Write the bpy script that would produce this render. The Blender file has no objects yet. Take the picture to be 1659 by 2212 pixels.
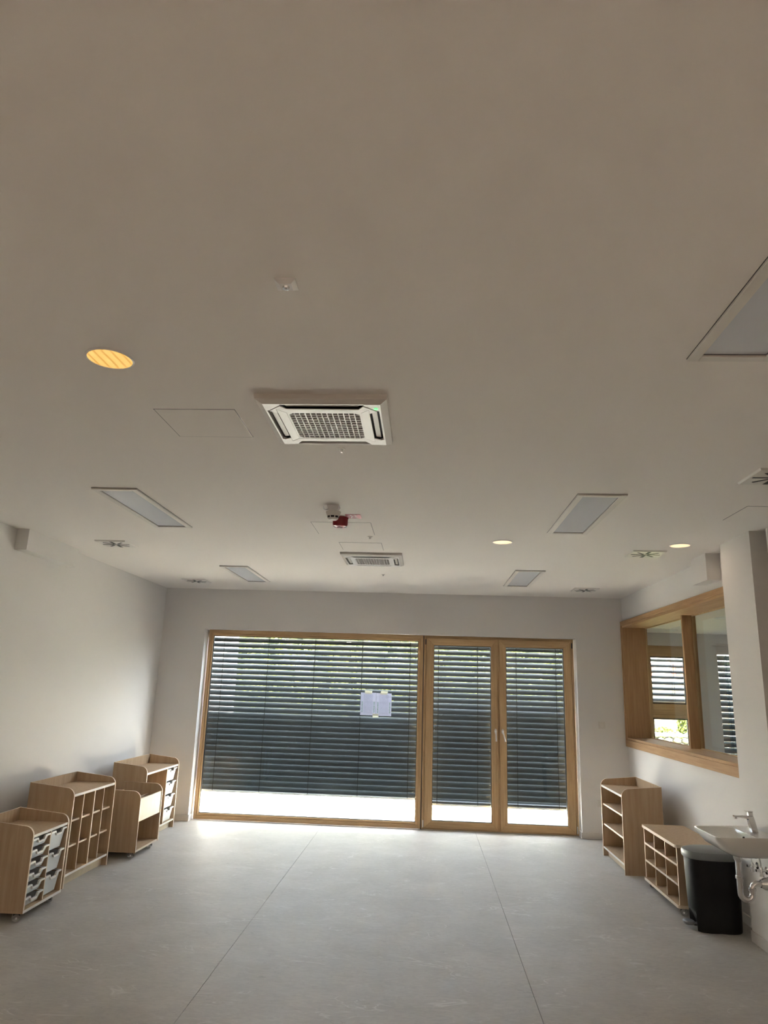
import bpy, bmesh, math, random
from mathutils import Vector, Matrix
PI = math.pi
R = random.Random(7)
SC = bpy.context.scene
COL = SC.collection

# ------------------------------------------------------------------ camera
cd = bpy.data.cameras.new('camera'); cam = bpy.data.objects.new('camera', cd); COL.objects.link(cam)
cr = Vector((0.9979862, 0.0552344, 0.0311883)); cu = Vector((-0.0168488, -0.243192, 0.9698318)); cf = Vector((-0.0611528, 0.9684043, 0.2417716))
cm = Matrix((cr, cu, -cf)).transposed().to_4x4(); cm.translation = Vector((0, 0, 1.7397))
cam.matrix_world = cm
cd.sensor_fit = 'HORIZONTAL'; cd.sensor_width = 36.0; cd.lens = 36.0 * 1525.02 / 1659.0
cd.clip_start = 0.05; cd.clip_end = 300
SC.camera = cam

# ------------------------------------------------------------------ world, sun, exposure
SC.view_settings.view_transform = 'Standard'; SC.view_settings.look = 'None'
SC.view_settings.gamma = 1.0; SC.view_settings.use_curve_mapping = False
SC.view_settings.exposure = 2.8
w = bpy.data.worlds.new('sky'); SC.world = w; w.use_nodes = True
nt = w.node_tree; nt.nodes.clear()
sky = nt.nodes.new('ShaderNodeTexSky'); sky.sky_type = 'NISHITA'; sky.sun_disc = False
sky.sun_elevation = math.radians(52); sky.sun_rotation = math.radians(200); sky.air_density = 1.0; sky.dust_density = 3.0
bg = nt.nodes.new('ShaderNodeBackground'); bg.inputs[1].default_value = 1.05
wo = nt.nodes.new('ShaderNodeOutputWorld')
hs_ = nt.nodes.new('ShaderNodeHueSaturation'); hs_.inputs['Saturation'].default_value = 0.35
nt.links.new(sky.outputs[0], hs_.inputs['Color']); nt.links.new(hs_.outputs[0], bg.inputs[0]); nt.links.new(bg.outputs[0], wo.inputs[0])
sl = bpy.data.lights.new('sun', 'SUN'); sl.energy = 50.0; sl.angle = math.radians(1.0); sl.color = (1.0, 0.95, 0.86)
sun = bpy.data.objects.new('sun', sl); COL.objects.link(sun)
sun.rotation_euler = Vector((0.22, 0.0, -1.0)).to_track_quat('-Z', 'Y').to_euler(); sun.location = (-6, 12, 12)

def portal(loc, rot, sx, sy):
    l = bpy.data.lights.new('window_portal', 'AREA'); l.shape = 'RECTANGLE'; l.size = sx; l.size_y = sy
    l.cycles.is_portal = True
    o = bpy.data.objects.new('window_portal', l); COL.objects.link(o); o.location = loc; o.rotation_euler = rot
portal((-0.5, 9.90, 1.23), (-PI/2, 0, 0), 5.0, 2.46)
portal((3.75, 10.62, 1.75), (-PI/2, 0, 0), 1.5, 1.5)

# ------------------------------------------------------------------ materials
def mat(name, col, rough=0.6, metal=0.0, spec=0.5, emit=None, estr=0.0, bump=None, mottled=None, coat=0.0, trans=0.0, alpha=1.0):
    m = bpy.data.materials.new(name); m.use_nodes = True
    n = m.node_tree.nodes; L = m.node_tree.links
    b = n['Principled BSDF']
    b.inputs['Base Color'].default_value = (*col, 1); b.inputs['Roughness'].default_value = rough
    b.inputs['Metallic'].default_value = metal; b.inputs['Specular IOR Level'].default_value = spec
    b.inputs['Coat Weight'].default_value = coat; b.inputs['Transmission Weight'].default_value = trans
    b.inputs['Alpha'].default_value = alpha
    if emit: b.inputs['Emission Color'].default_value = (*emit, 1); b.inputs['Emission Strength'].default_value = estr
    if bump or mottled:
        tc = n.new('ShaderNodeTexCoord')
    if mottled:
        sc, amt = mottled
        t = n.new('ShaderNodeTexNoise'); t.inputs['Scale'].default_value = sc; t.inputs['Detail'].default_value = 6
        L.new(tc.outputs['Object'], t.inputs['Vector'])
        r = n.new('ShaderNodeValToRGB')
        r.color_ramp.elements[0].position = 0.3; r.color_ramp.elements[1].position = 0.7
        r.color_ramp.elements[0].color = (*[c * (1 - amt) for c in col], 1); r.color_ramp.elements[1].color = (*[min(1, c * (1 + amt)) for c in col], 1)
        L.new(t.outputs['Fac'], r.inputs['Fac']); L.new(r.outputs['Color'], b.inputs['Base Color'])
    if bump:
        sc, st = bump
        t = n.new('ShaderNodeTexNoise'); t.inputs['Scale'].default_value = sc; t.inputs['Detail'].default_value = 4
        L.new(tc.outputs['Object'], t.inputs['Vector'])
        bp = n.new('ShaderNodeBump'); bp.inputs['Strength'].default_value = st; bp.inputs['Distance'].default_value = 0.002
        L.new(t.outputs['Fac'], bp.inputs['Height']); L.new(bp.outputs['Normal'], b.inputs['Normal'])
    return m

def wood(name, c1, c2, scale=(18, 18, 1.2), rough=0.45, knots=False):
    """fine grain running along the object's Z (or along the axis with the small scale)"""
    m = bpy.data.materials.new(name); m.use_nodes = True
    n = m.node_tree.nodes; L = m.node_tree.links; b = n['Principled BSDF']
    tc = n.new('ShaderNodeTexCoord'); mp = n.new('ShaderNodeMapping'); mp.inputs['Scale'].default_value = scale
    L.new(tc.outputs['Object'], mp.inputs['Vector'])
    t = n.new('ShaderNodeTexNoise'); t.inputs['Scale'].default_value = 2.2; t.inputs['Detail'].default_value = 7; t.inputs['Roughness'].default_value = 0.62; t.inputs['Distortion'].default_value = 0.35
    L.new(mp.outputs[0], t.inputs['Vector'])
    r = n.new('ShaderNodeValToRGB'); e = r.color_ramp.elements
    e[0].position = 0.32; e[1].position = 0.68; e[0].color = (*c1, 1); e[1].color = (*c2, 1)
    L.new(t.outputs['Fac'], r.inputs['Fac']); out = r.outputs['Color']
    if knots:
        v = n.new('ShaderNodeTexVoronoi'); v.inputs['Scale'].default_value = 1.6
        L.new(tc.outputs['Object'], v.inputs['Vector'])
        rr = n.new('ShaderNodeValToRGB'); rr.color_ramp.elements[0].position = 0.02; rr.color_ramp.elements[1].position = 0.05
        rr.color_ramp.elements[0].color = (0.45, 0.3, 0.2, 1); rr.color_ramp.elements[1].color = (1, 1, 1, 1)
        L.new(v.outputs['Distance'], rr.inputs['Fac'])
        mx = n.new('ShaderNodeMix'); mx.data_type = 'RGBA'; mx.blend_type = 'MULTIPLY'; mx.inputs[0].default_value = 0.5
        L.new(out, mx.inputs[6]); L.new(rr.outputs['Color'], mx.inputs[7]); out = mx.outputs[2]
    L.new(out, b.inputs['Base Color']); b.inputs['Roughness'].default_value = rough + .12; b.inputs['Specular IOR Level'].default_value = 0.18
    bp = n.new('ShaderNodeBump'); bp.inputs['Strength'].default_value = 0.08; bp.inputs['Distance'].default_value = 0.001
    L.new(t.outputs['Fac'], bp.inputs['Height']); L.new(bp.outputs['Normal'], b.inputs['Normal'])
    return m

def glass_mat(name, tint=(1, 1, 1), refl=0.06):
    m = bpy.data.materials.new(name); m.use_nodes = True
    n = m.node_tree.nodes; L = m.node_tree.links; n.clear()
    o = n.new('ShaderNodeOutputMaterial'); mx = n.new('ShaderNodeMixShader'); tr = n.new('ShaderNodeBsdfTransparent'); gl = n.new('ShaderNodeBsdfGlossy')
    tr.inputs[0].default_value = (*tint, 1); gl.inputs['Roughness'].default_value = 0.0
    lw = n.new('ShaderNodeLayerWeight'); lw.inputs['Blend'].default_value = 0.5
    pw = n.new('ShaderNodeMath'); pw.operation = 'POWER'; L.new(lw.outputs['Facing'], pw.inputs[0]); pw.inputs[1].default_value = 5.0
    mr = n.new('ShaderNodeMapRange'); L.new(pw.outputs[0], mr.inputs[0]); mr.inputs[3].default_value = refl * .5; mr.inputs[4].default_value = 0.8
    L.new(mr.outputs[0], mx.inputs[0]); L.new(tr.outputs[0], mx.inputs[1]); L.new(gl.outputs[0], mx.inputs[2]); L.new(mx.outputs[0], o.inputs[0])
    return m

def floor_mat():
    m = bpy.data.materials.new('grey_vinyl'); m.use_nodes = True
    n = m.node_tree.nodes; L = m.node_tree.links; b = n['Principled BSDF']
    tc = n.new('ShaderNodeTexCoord')
    def noise(sc, det, scale=(1, 1, 1), dist=0.0):
        mp = n.new('ShaderNodeMapping'); mp.inputs['Scale'].default_value = scale; L.new(tc.outputs['Object'], mp.inputs['Vector'])
        t = n.new('ShaderNodeTexNoise'); t.inputs['Scale'].default_value = sc; t.inputs['Detail'].default_value = det; t.inputs['Distortion'].default_value = dist
        L.new(mp.outputs[0], t.inputs['Vector']); return t.outputs['Fac']
    def ramp(f, p0, p1, c0, c1):
        r = n.new('ShaderNodeValToRGB'); r.color_ramp.elements[0].position = p0; r.color_ramp.elements[1].position = p1
        r.color_ramp.elements[0].color = (*c0, 1); r.color_ramp.elements[1].color = (*c1, 1); L.new(f, r.inputs['Fac']); return r.outputs['Color']
    def mul(a, bb, fac=1.0, mode='MULTIPLY'):
        x = n.new('ShaderNodeMix'); x.data_type = 'RGBA'; x.blend_type = mode; x.inputs[0].default_value = fac
        L.new(a, x.inputs[6]); L.new(bb, x.inputs[7]); return x.outputs[2]
    base = ramp(noise(2.2, 8, (1, 1, 1), 0.6), 0.3, 0.7, (0.44, 0.41, 0.375), (0.51, 0.475, 0.44))
    fine = ramp(noise(14, 8, (1, 2.2, 1), 1.5), 0.35, 0.65, (0.93, 0.93, 0.93), (1.05, 1.05, 1.05))
    c = mul(base, fine)
    # pale dust scuffs and dark scrapes: thin iso-lines of distorted noise, masked to patches
    def scuff(sc, scale, dist, w):
        f = noise(sc, 3, scale, dist)
        a = n.new('ShaderNodeMath'); a.operation = 'SUBTRACT'; L.new(f, a.inputs[0]); a.inputs[1].default_value = 0.5
        b2 = n.new('ShaderNodeMath'); b2.operation = 'ABSOLUTE'; L.new(a.outputs[0], b2.inputs[0])
        d = n.new('ShaderNodeMapRange'); L.new(b2.outputs[0], d.inputs[0]); d.inputs[1].default_value = 0.0; d.inputs[2].default_value = w; d.inputs[3].default_value = 0.75; d.inputs[4].default_value = 0.0
        return d.outputs[0]
    def masked(line, msc, thr):
        mk = noise(msc, 2); g = n.new('ShaderNodeMapRange'); L.new(mk, g.inputs[0]); g.inputs[1].default_value = thr - .04; g.inputs[2].default_value = thr + .08
        x = n.new('ShaderNodeMath'); x.operation = 'MULTIPLY'; L.new(line, x.inputs[0]); L.new(g.outputs[0], x.inputs[1]); return x.outputs[0]
    pale = masked(scuff(2.6, (0.8, 2.2, 1), 1.1, 0.016), 3.0, 0.54)
    dark = masked(scuff(3.3, (0.7, 2.0, 1), 1.4, 0.008), 4.0, 0.56)
    x = n.new('ShaderNodeMix'); x.data_type = 'RGBA'; L.new(pale, x.inputs[0]); L.new(c, x.inputs[6]); x.inputs[7].default_value = (0.64, 0.61, 0.58, 1); c = x.outputs[2]
    x = n.new('ShaderNodeMix'); x.data_type = 'RGBA'; L.new(dark, x.inputs[0]); L.new(c, x.inputs[6]); x.inputs[7].default_value = (0.33, 0.305, 0.28, 1); c = x.outputs[2]
    L.new(c, b.inputs['Base Color'])
    rr = n.new('ShaderNodeMapRange'); L.new(noise(5, 5), rr.inputs[0]); rr.inputs[3].default_value = 0.44; rr.inputs[4].default_value = 0.60
    L.new(rr.outputs[0], b.inputs['Roughness']); b.inputs['Specular IOR Level'].default_value = 0.30
    bp = n.new('ShaderNodeBump'); bp.inputs['Strength'].default_value = 0.12; bp.inputs['Distance'].default_value = 0.002
    L.new(noise(30, 5, (1, 2, 1)), bp.inputs['Height']); L.new(bp.outputs['Normal'], b.inputs['Normal'])
    return m

def paper_mat(name):
    """sheet of small print: rows of short grey strokes, a green heading line down each side"""
    m = bpy.data.materials.new(name); m.use_nodes = True
    n = m.node_tree.nodes; L = m.node_tree.links; b = n['Principled BSDF']
    tc = n.new('ShaderNodeTexCoord'); sp = n.new('ShaderNodeSeparateXYZ'); L.new(tc.outputs['Object'], sp.inputs[0])
    def math_(op, a, bb=None):
        x = n.new('ShaderNodeMath'); x.operation = op
        for i, v in enumerate((a, bb)):
            if v is None: continue
            if isinstance(v, (int, float)): x.inputs[i].default_value = v
            else: L.new(v, x.inputs[i])
        return x.outputs[0]
    X, Z = sp.outputs[0], sp.outputs[2]
    t = n.new('ShaderNodeTexNoise'); t.inputs['Scale'].default_value = 160; L.new(tc.outputs['Object'], t.inputs['Vector'])
    row = math_('GREATER_THAN', math_('SINE', math_('MULTIPLY', X, 900.0)), 0.0)
    word = math_('GREATER_THAN', t.outputs['Fac'], 0.46)
    inx = math_('LESS_THAN', math_('ABSOLUTE', X), 0.062)
    inz = math_('LESS_THAN', math_('ABSOLUTE', Z), 0.125)
    body = math_('MULTIPLY', math_('MULTIPLY', row, word), math_('MULTIPLY', inx, inz))
    side = math_('MULTIPLY', math_('GREATER_THAN', math_('ABSOLUTE', X), 0.072), math_('LESS_THAN', math_('ABSOLUTE', X), 0.088))
    sidez = math_('MULTIPLY', math_('LESS_THAN', Z, 0.03), math_('GREATER_THAN', Z, -0.11))
    head = math_('MULTIPLY', math_('MULTIPLY', side, sidez), math_('GREATER_THAN', t.outputs['Fac'], 0.5))
    a = n.new('ShaderNodeMix'); a.data_type = 'RGBA'; L.new(math_('MULTIPLY', body, 0.55), a.inputs[0]); a.inputs[6].default_value = (0.78, 0.78, 0.86, 1); a.inputs[7].default_value = (0.36, 0.38, 0.46, 1)
    c = n.new('ShaderNodeMix'); c.data_type = 'RGBA'; L.new(head, c.inputs[0]); L.new(a.outputs[2], c.inputs[6]); c.inputs[7].default_value = (0.22, 0.40, 0.28, 1)
    L.new(c.outputs[2], b.inputs['Base Color']); b.inputs['Roughness'].default_value = 0.9
    b.inputs['Emission Strength'].default_value = 0
    # paper is thin: daylight behind it shines through
    tl = n.new('ShaderNodeBsdfTranslucent'); L.new(c.outputs[2], tl.inputs[0])
    mx = n.new('ShaderNodeMixShader'); mx.inputs[0].default_value = 0.4
    L.new(b.outputs[0], mx.inputs[1]); L.new(tl.outputs[0], mx.inputs[2]); L.new(mx.outputs[0], n['Material Output'].inputs[0])
    return m

M = {}
M['paint'] = mat('white_wall_paint', (0.75, 0.72, 0.695), 0.85, spec=0.2, bump=(220, 0.15))
M['ceil'] = mat('white_ceiling_paint', (0.82, 0.775, 0.735), 0.9, spec=0.15, bump=(180, 0.1))
M['base'] = mat('white_skirting_board', (0.66, 0.62, 0.58), 0.5)
M['floor'] = floor_mat()
M['weld'] = mat('grey_weld_cord', (0.36, 0.345, 0.32), 0.9)
M['pine_v'] = wood('pine_upright', (0.50, 0.325, 0.17), (0.64, 0.445, 0.25), (26, 26, 1.3), 0.5)
M['pine_h'] = wood('pine_rail', (0.50, 0.325, 0.17), (0.64, 0.445, 0.25), (1.3, 26, 26), 0.5)
M['spruce_v'] = wood('spruce_lining_upright', (0.43, 0.26, 0.13), (0.55, 0.35, 0.19), (22, 22, 1.0), 0.5, True)
M['spruce_y'] = wood('spruce_lining_rail', (0.43, 0.26, 0.13), (0.55, 0.35, 0.19), (22, 1.0, 22), 0.5, True)
M['beech'] = wood('maple_laminate', (0.46, 0.32, 0.20), (0.56, 0.41, 0.27), (14, 14, 0.8), 0.42)
M['edge'] = mat('pale_edge_band', (0.70, 0.58, 0.46), 0.6, spec=0.2)
M['white_edge'] = mat('white_edge_strip', (0.74, 0.70, 0.66), 0.6, spec=0.2)
M['birch'] = wood('pale_birch_front', (0.50, 0.41, 0.30), (0.57, 0.47, 0.35), (6, 6, 1.5), 0.45)
M['slat'] = mat('slate_grey_slat', (0.040, 0.050, 0.057), 0.45, metal=0.0, spec=0.35)
M['rail'] = mat('grey_bottom_rail', (0.50, 0.52, 0.54), 0.35, metal=0.2)
M['black'] = mat('black_rubber', (0.01, 0.01, 0.012), 0.5)
M['cord'] = mat('dark_ladder_cord', (0.008, 0.008, 0.010), 0.8)
M['glass'] = glass_mat('window_glass', (0.93, 0.96, 0.95), 0.06)
M['thin_glass'] = glass_mat('clear_pane', (0.96, 0.97, 0.96), 0.06)
M['metal'] = mat('brushed_steel', (0.62, 0.61, 0.60), 0.28, metal=1.0)
M['chrome'] = mat('chrome', (0.72, 0.71, 0.71), 0.08, metal=1.0)
M['plastic'] = mat('white_plastic', (0.80, 0.78, 0.77), 0.35)
M['plastic_d'] = mat('warm_white_plastic', (0.70, 0.66, 0.62), 0.4)
M['panelgrey'] = mat('satin_light_diffuser', (0.66, 0.68, 0.74), 0.25, spec=0.6)
M['grille_back'] = mat('brown_dust_filter', (0.13, 0.10, 0.08), 0.9)
M['tray'] = mat('frosted_tray_plastic', (0.62, 0.64, 0.67), 0.4, spec=0.25)
M['traywhite'] = mat('white_tray_rim', (0.82, 0.81, 0.80), 0.45, spec=0.25)
M['clear'] = mat('clear_caster_wheel', (0.86, 0.87, 0.88), 0.05, trans=0.75, spec=0.7)
M['ceramic'] = mat('white_glazed_ceramic', (0.78, 0.76, 0.73), 0.07, spec=0.6, coat=0.3)
M['binblack'] = mat('black_bin_plastic', (0.006, 0.006, 0.007), 0.5, spec=0.3)
M['bingrey'] = mat('grey_bin_lid', (0.17, 0.175, 0.185), 0.38)
M['red'] = mat('dark_red_plastic', (0.26, 0.012, 0.018), 0.25, spec=0.6)
M['redsign'] = mat('red_sign_face', (0.42, 0.055, 0.075), 0.4)
M['signwhite'] = mat('white_print', (0.85, 0.8, 0.78), 0.5)
M['green'] = mat('dark_green_sign', (0.01, 0.06, 0.03), 0.3)
M['led'] = mat('green_led', (0.1, 0.8, 0.2), 0.4, emit=(0.15, 1.0, 0.25), estr=.22)
M['ledw'] = mat('white_led', (0.9, 1, 0.9), 0.4, emit=(0.85, 1, 0.85), estr=.3)
M['warm_glow'] = mat('warm_disc_glow', (1, 0.75, 0.5), 0.5, emit=(1.0, 0.68, 0.40), estr=0.165)  # glow for the built reflections and the added fill lights
M['paper'] = paper_mat('printed_sheet')
M['tape'] = mat('masking_tape', (0.85, 0.83, 0.70), 0.8)
def thin(m, fac):
    n = m.node_tree.nodes; L = m.node_tree.links; b = n['Principled BSDF']
    tl = n.new('ShaderNodeBsdfTranslucent'); tl.inputs[0].default_value = b.inputs['Base Color'].default_value
    mx = n.new('ShaderNodeMixShader'); mx.inputs[0].default_value = fac
    L.new(b.outputs[0], mx.inputs[1]); L.new(tl.outputs[0], mx.inputs[2]); L.new(mx.outputs[0], n['Material Output'].inputs[0])
thin(M['tape'], 0.55)
M['blank'] = mat('white_paper', (0.85, 0.82, 0.80), 0.9)
M['hinge_d'] = mat('dark_hinge_cover', (0.06, 0.06, 0.07), 0.4)
M['terrace'] = mat('beige_porcelain_tile', (0.72, 0.67, 0.61), 0.7, mottled=(3, 0.10))
M['render_w'] = mat('white_outside_render', (0.80, 0.79, 0.77), 0.9, bump=(90, 0.2))
M['tan'] = mat('tan_render', (0.14, 0.11, 0.075), 0.9, mottled=(4, 0.15))
M['brick'] = mat('brick_red_render', (0.30, 0.07, 0.04), 0.9, mottled=(5, 0.2))
M['leaf'] = mat('hedge_leaf', (0.075, 0.092, 0.020), 0.9, spec=0.1, mottled=(3, 0.45))
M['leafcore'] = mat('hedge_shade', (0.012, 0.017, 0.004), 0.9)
M['stone'] = mat('pale_limestone', (0.16, 0.15, 0.135), 0.9, mottled=(9, 0.2), bump=(30, 0.5))
M['soil'] = mat('dry_grass_ground', (0.20, 0.21, 0.09), 1.0, mottled=(6, 0.3))
def orange_reflection():  # amber reflection in the pane, given as a glowing ribbed disc
    m = bpy.data.materials.new('warm_ribbed_reflection'); m.use_nodes = True
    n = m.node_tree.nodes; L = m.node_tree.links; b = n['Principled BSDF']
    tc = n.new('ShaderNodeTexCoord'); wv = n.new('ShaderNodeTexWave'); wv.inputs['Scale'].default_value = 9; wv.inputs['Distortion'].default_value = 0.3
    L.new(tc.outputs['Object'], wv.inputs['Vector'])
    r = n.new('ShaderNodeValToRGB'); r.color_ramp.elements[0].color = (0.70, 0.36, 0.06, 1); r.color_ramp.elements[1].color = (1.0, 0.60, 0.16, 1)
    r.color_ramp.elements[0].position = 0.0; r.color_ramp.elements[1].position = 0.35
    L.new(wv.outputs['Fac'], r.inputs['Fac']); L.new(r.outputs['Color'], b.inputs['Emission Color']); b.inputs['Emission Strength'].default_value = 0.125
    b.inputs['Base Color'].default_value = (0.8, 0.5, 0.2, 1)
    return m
M['orange'] = orange_reflection()

# ------------------------------------------------------------------ mesh helpers
class MB:
    def __init__(s): s.v = []; s.f = []; s.mi = []
    def add(s, vs, fs, mi=0):
        o = len(s.v); s.v += [tuple(v) for v in vs]; s.f += [tuple(i + o for i in f) for f in fs]
        s.mi += [mi] * len(fs) if isinstance(mi, int) else list(mi); return s
    def box(s, x0, x1, y0, y1, z0, z1, mi=0):
        """mi: int, or 6 indices for -x +x -y +y -z +z"""
        vs = [(x, y, z) for x in (x0, x1) for y in (y0, y1) for z in (z0, z1)]
        fs = [(0, 1, 3, 2), (4, 6, 7, 5), (0, 4, 5, 1), (2, 3, 7, 6), (0, 2, 6, 4), (1, 5, 7, 3)]
        return s.add(vs, fs, mi if isinstance(mi, int) else list(mi))
    def prism(s, poly, a, b, axis='z', mi=0, edge=None):
        """poly of 2-D points in the plane across axis (xy for z, xz for y, yz for x)"""
        def P(p, t):
            return {'z': (p[0], p[1], t), 'y': (p[0], t, p[1]), 'x': (t, p[0], p[1])}[axis]
        n = len(poly); area = sum(poly[i][0] * poly[(i + 1) % n][1] - poly[(i + 1) % n][0] * poly[i][1] for i in range(n))
        flip = (area < 0) != (axis == 'y')
        if flip: poly = poly[::-1]
        vs = [P(p, a) for p in poly] + [P(p, b) for p in poly]
        fs = [tuple(range(n - 1, -1, -1)), tuple(range(n, 2 * n))] + [(i, (i + 1) % n, n + (i + 1) % n, n + i) for i in range(n)]
        e = mi if edge is None else edge
        return s.add(vs, fs, [mi, mi] + [e] * n)
    def lathe(s, prof, c=(0, 0, 0), axis='z', n=20, mi=0):
        """prof: (radius, height) list from bottom to top, capped"""
        vs = []
        for r, h in prof:
            for k in range(n):
                a = 2 * PI * k / n; x, y = r * math.cos(a), r * math.sin(a)
                p = {'z': (x, y, h), 'x': (h, x, y), 'y': (y, h, x)}[axis]
                vs.append((p[0] + c[0], p[1] + c[1], p[2] + c[2]))
        fs = []
        for j in range(len(prof) - 1):
            for k in range(n): fs.append((j * n + k, j * n + (k + 1) % n, (j + 1) * n + (k + 1) % n, (j + 1) * n + k))
        fs.append(tuple(range(n - 1, -1, -1))); fs.append(tuple(range((len(prof) - 1) * n, len(prof) * n)))
        return s.add(vs, fs, mi)
    def tube(s, pts, r, n=10, mi=0):
        pts = [Vector(p) for p in pts]; rs = r if isinstance(r, (list, tuple)) else [r] * len(pts)
        vs = []; up = None
        for i, p in enumerate(pts):
            t = (pts[min(i + 1, len(pts) - 1)] - pts[max(i - 1, 0)]).normalized()
            if up is None: up = t.orthogonal().normalized()
            up = (up - t * up.dot(t)).normalized(); s2 = t.cross(up)
            for k in range(n):
                a = 2 * PI * k / n; vs.append(p + rs[i] * (math.cos(a) * up + math.sin(a) * s2))
        fs = [(j * n + k, j * n + (k + 1) % n, (j + 1) * n + (k + 1) % n, (j + 1) * n + k) for j in range(len(pts) - 1) for k in range(n)]
        fs += [tuple(range(n - 1, -1, -1)), tuple(range((len(pts) - 1) * n, len(pts) * n))]
        return s.add(vs, fs, mi)
    def build(s, name, mats, parent=None, smooth=False, bevel=0.0, loc=None, seg=1):
        me = bpy.data.meshes.new(name); me.from_pydata(s.v, [], s.f)
        for mm in (mats if isinstance(mats, (list, tuple)) else [mats]): me.materials.append(mm)
        me.polygons.foreach_set('material_index', s.mi)
        bm = bmesh.new(); bm.from_mesh(me); bmesh.ops.recalc_face_normals(bm, faces=bm.faces); bm.to_mesh(me); bm.free()
        if smooth:
            me.polygons.foreach_set('use_smooth', [True] * len(me.polygons)); me.set_sharp_from_angle(angle=math.radians(35))
        o = bpy.data.objects.new(name, me); COL.objects.link(o)
        if parent: o.parent = parent
        if loc: o.location = loc
        if bevel:
            b = o.modifiers.new('bevel', 'BEVEL'); b.width = bevel; b.segments = seg; b.limit_method = 'ANGLE'; b.angle_limit = math.radians(40)
        return o

def box(name, x0, x1, y0, y1, z0, z1, m, parent=None, bevel=0.0):
    return MB().box(x0, x1, y0, y1, z0, z1).build(name, m, parent, bevel=bevel)
def tag(o, label, cat, group=None):
    o['label'] = label; o['category'] = cat
    if group: o['group'] = group
    return o
def thing(name, label, cat, loc=(0, 0, 0), rz=0.0, group=None):
    o = bpy.data.objects.new(name, None); COL.objects.link(o); o.location = loc; o.rotation_euler = (0, 0, rz); o.empty_display_size = 0.1
    return tag(o, label, cat, group)
def struct(o, label=None):
    o['kind'] = 'structure'
    if label: o['label'] = label
    return o
def empty_struct(name, label, loc=(0, 0, 0)):
    o = bpy.data.objects.new(name, None); COL.objects.link(o); o.location = loc; o.empty_display_size = 0.1
    return struct(o, label)
def copy_tree(o, parent=None):
    c = o.copy(); COL.objects.link(c); c.parent = parent
    for ch in list(o.children): copy_tree(ch, c)
    return c

# ------------------------------------------------------------------ room shell
H = 3.0; D = 9.618; XL = -3.602; XR = 2.609; YB = -1.8
fl = empty_struct('floor', 'grey vinyl floor laid in long sheets with fine seams')
MB().box(XL - .2, 5.4, YB - .1, 10.62, -0.12, -0.006).build('subfloor', M['weld'], fl)
edges = [XL - .2, -3.235, -1.279, 0.677, 2.633]
for i in range(4):
    a = edges[i] + (0.0015 if i else 0); b = edges[i + 1] - 0.0015
    MB().box(a, b, YB - .1, 9.76, -0.006, 0).build('vinyl_sheet', M['floor'], fl)
MB().box(2.636, 5.4, YB - .1, 10.5, -0.006, 0).build('vinyl_sheet', M['floor'], fl)

ce = struct(MB().box(XL - .2, 3.6, YB - .1, 10.02, H, H + .2).build('ceiling', M['ceil']), 'plain white ceiling')
# flush access panels: a 2 mm gap line round a panel set flush
def access(x0, x1, y0, y1):
    g = MB()
    t = 0.0035
    for a, b, c, d in ((x0, x1, y0, y0 + t), (x0, x1, y1 - t, y1), (x0, x0 + t, y0, y1), (x1 - t, x1, y0, y1)):
        g.box(a, b, c, d, H - 0.0008, H + 0.001)
    p = MB().box(x0 + t, x1 - t, y0 + t, y1 - t, H - 0.0015, H + 0.001).build('access_panel', M['ceil'], ce)
    g.build('panel_gap', M['hinge_d'], p)
access(-1.316, -0.92, 3.087, 3.468); access(-0.922, -0.442, 5.404, 5.86); access(-0.79, -0.404, 6.196, 6.544); access(2.144, 2.55, 4.713, 5.12)

struct(MB().box(XL - .2, XL, YB - .1, 10.02, 0, H).build('wall_left', M['paint']), 'long white wall on the left')
struct(MB().box(XL - .2, 3.6, YB - .1, YB, 0, H).build('wall_front', M['paint']), 'white wall behind the viewer')
wx0, wx1, wz1 = -3.01, 1.995, 2.452
wb = MB(); wb.box(XL, wx0, D, 10.02, 0, H); wb.box(wx1, XR + .3, D, 10.02, 0, H); wb.box(wx0, wx1, D, 10.02, wz1, H)
struct(wb.build('wall_back', M['paint']), 'white end wall around the wide terrace window')
# right wall with interior window opening
oy0, oy1, oz0, oz1 = 6.06, 9.60, 1.19, 2.645
XA = XR + .30
wr = MB(); wr.box(XR, XA, 5.6, D, 0, oz0); wr.box(XR, XA, 5.6, D, oz1, H); wr.box(XR, XA, 5.6, oy0, oz0, oz1); wr.box(XR, XA, oy1, D, oz0, oz1)
struct(wr.build('wall_right', M['paint']), 'white side wall with the timber-lined interior window')
struct(MB().box(2.472, 3.5, 5.456, 6.01, 0, H).build('wall_pier', M['paint']), 'white pier standing proud of the right wall behind the washbasin')
struct(MB().box(3.4, 3.6, YB, 5.456, 0, H).build('wall_side', M['paint']), 'white wall of the wider part of the room')
# baseboards
bh, bt = 0.075, 0.012
def bboard(name, *b): struct(MB().box(*b).build(name, M['base'], bevel=0.002), 'low white skirting board')
bboard('baseboard_left', XL, XL + bt, YB, D, 0, bh)
bb = MB(); bb.box(XL + bt, wx0 + bt, D - bt, D, 0, bh); bb.box(wx0, wx0 + bt, D, 9.75, 0, bh); bb.box(wx1 - bt, XR - bt, D - bt, D, 0, bh); bb.box(wx1 - bt, wx1, D, 9.75, 0, bh)
struct(bb.build('baseboard_back', M['base'], bevel=0.002), 'low white skirting board')
bboard('baseboard_right', XR - bt, XR, 6.01, D - bt, 0, bh)
bb = MB(); bb.box(2.472 - bt, 2.472, 5.456 - bt, 6.01, 0, bh); bb.box(2.472, 3.4, 5.456 - bt, 5.456, 0, bh)
struct(bb.build('baseboard_pier', M['base'], bevel=0.002), 'low white skirting board')
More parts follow.
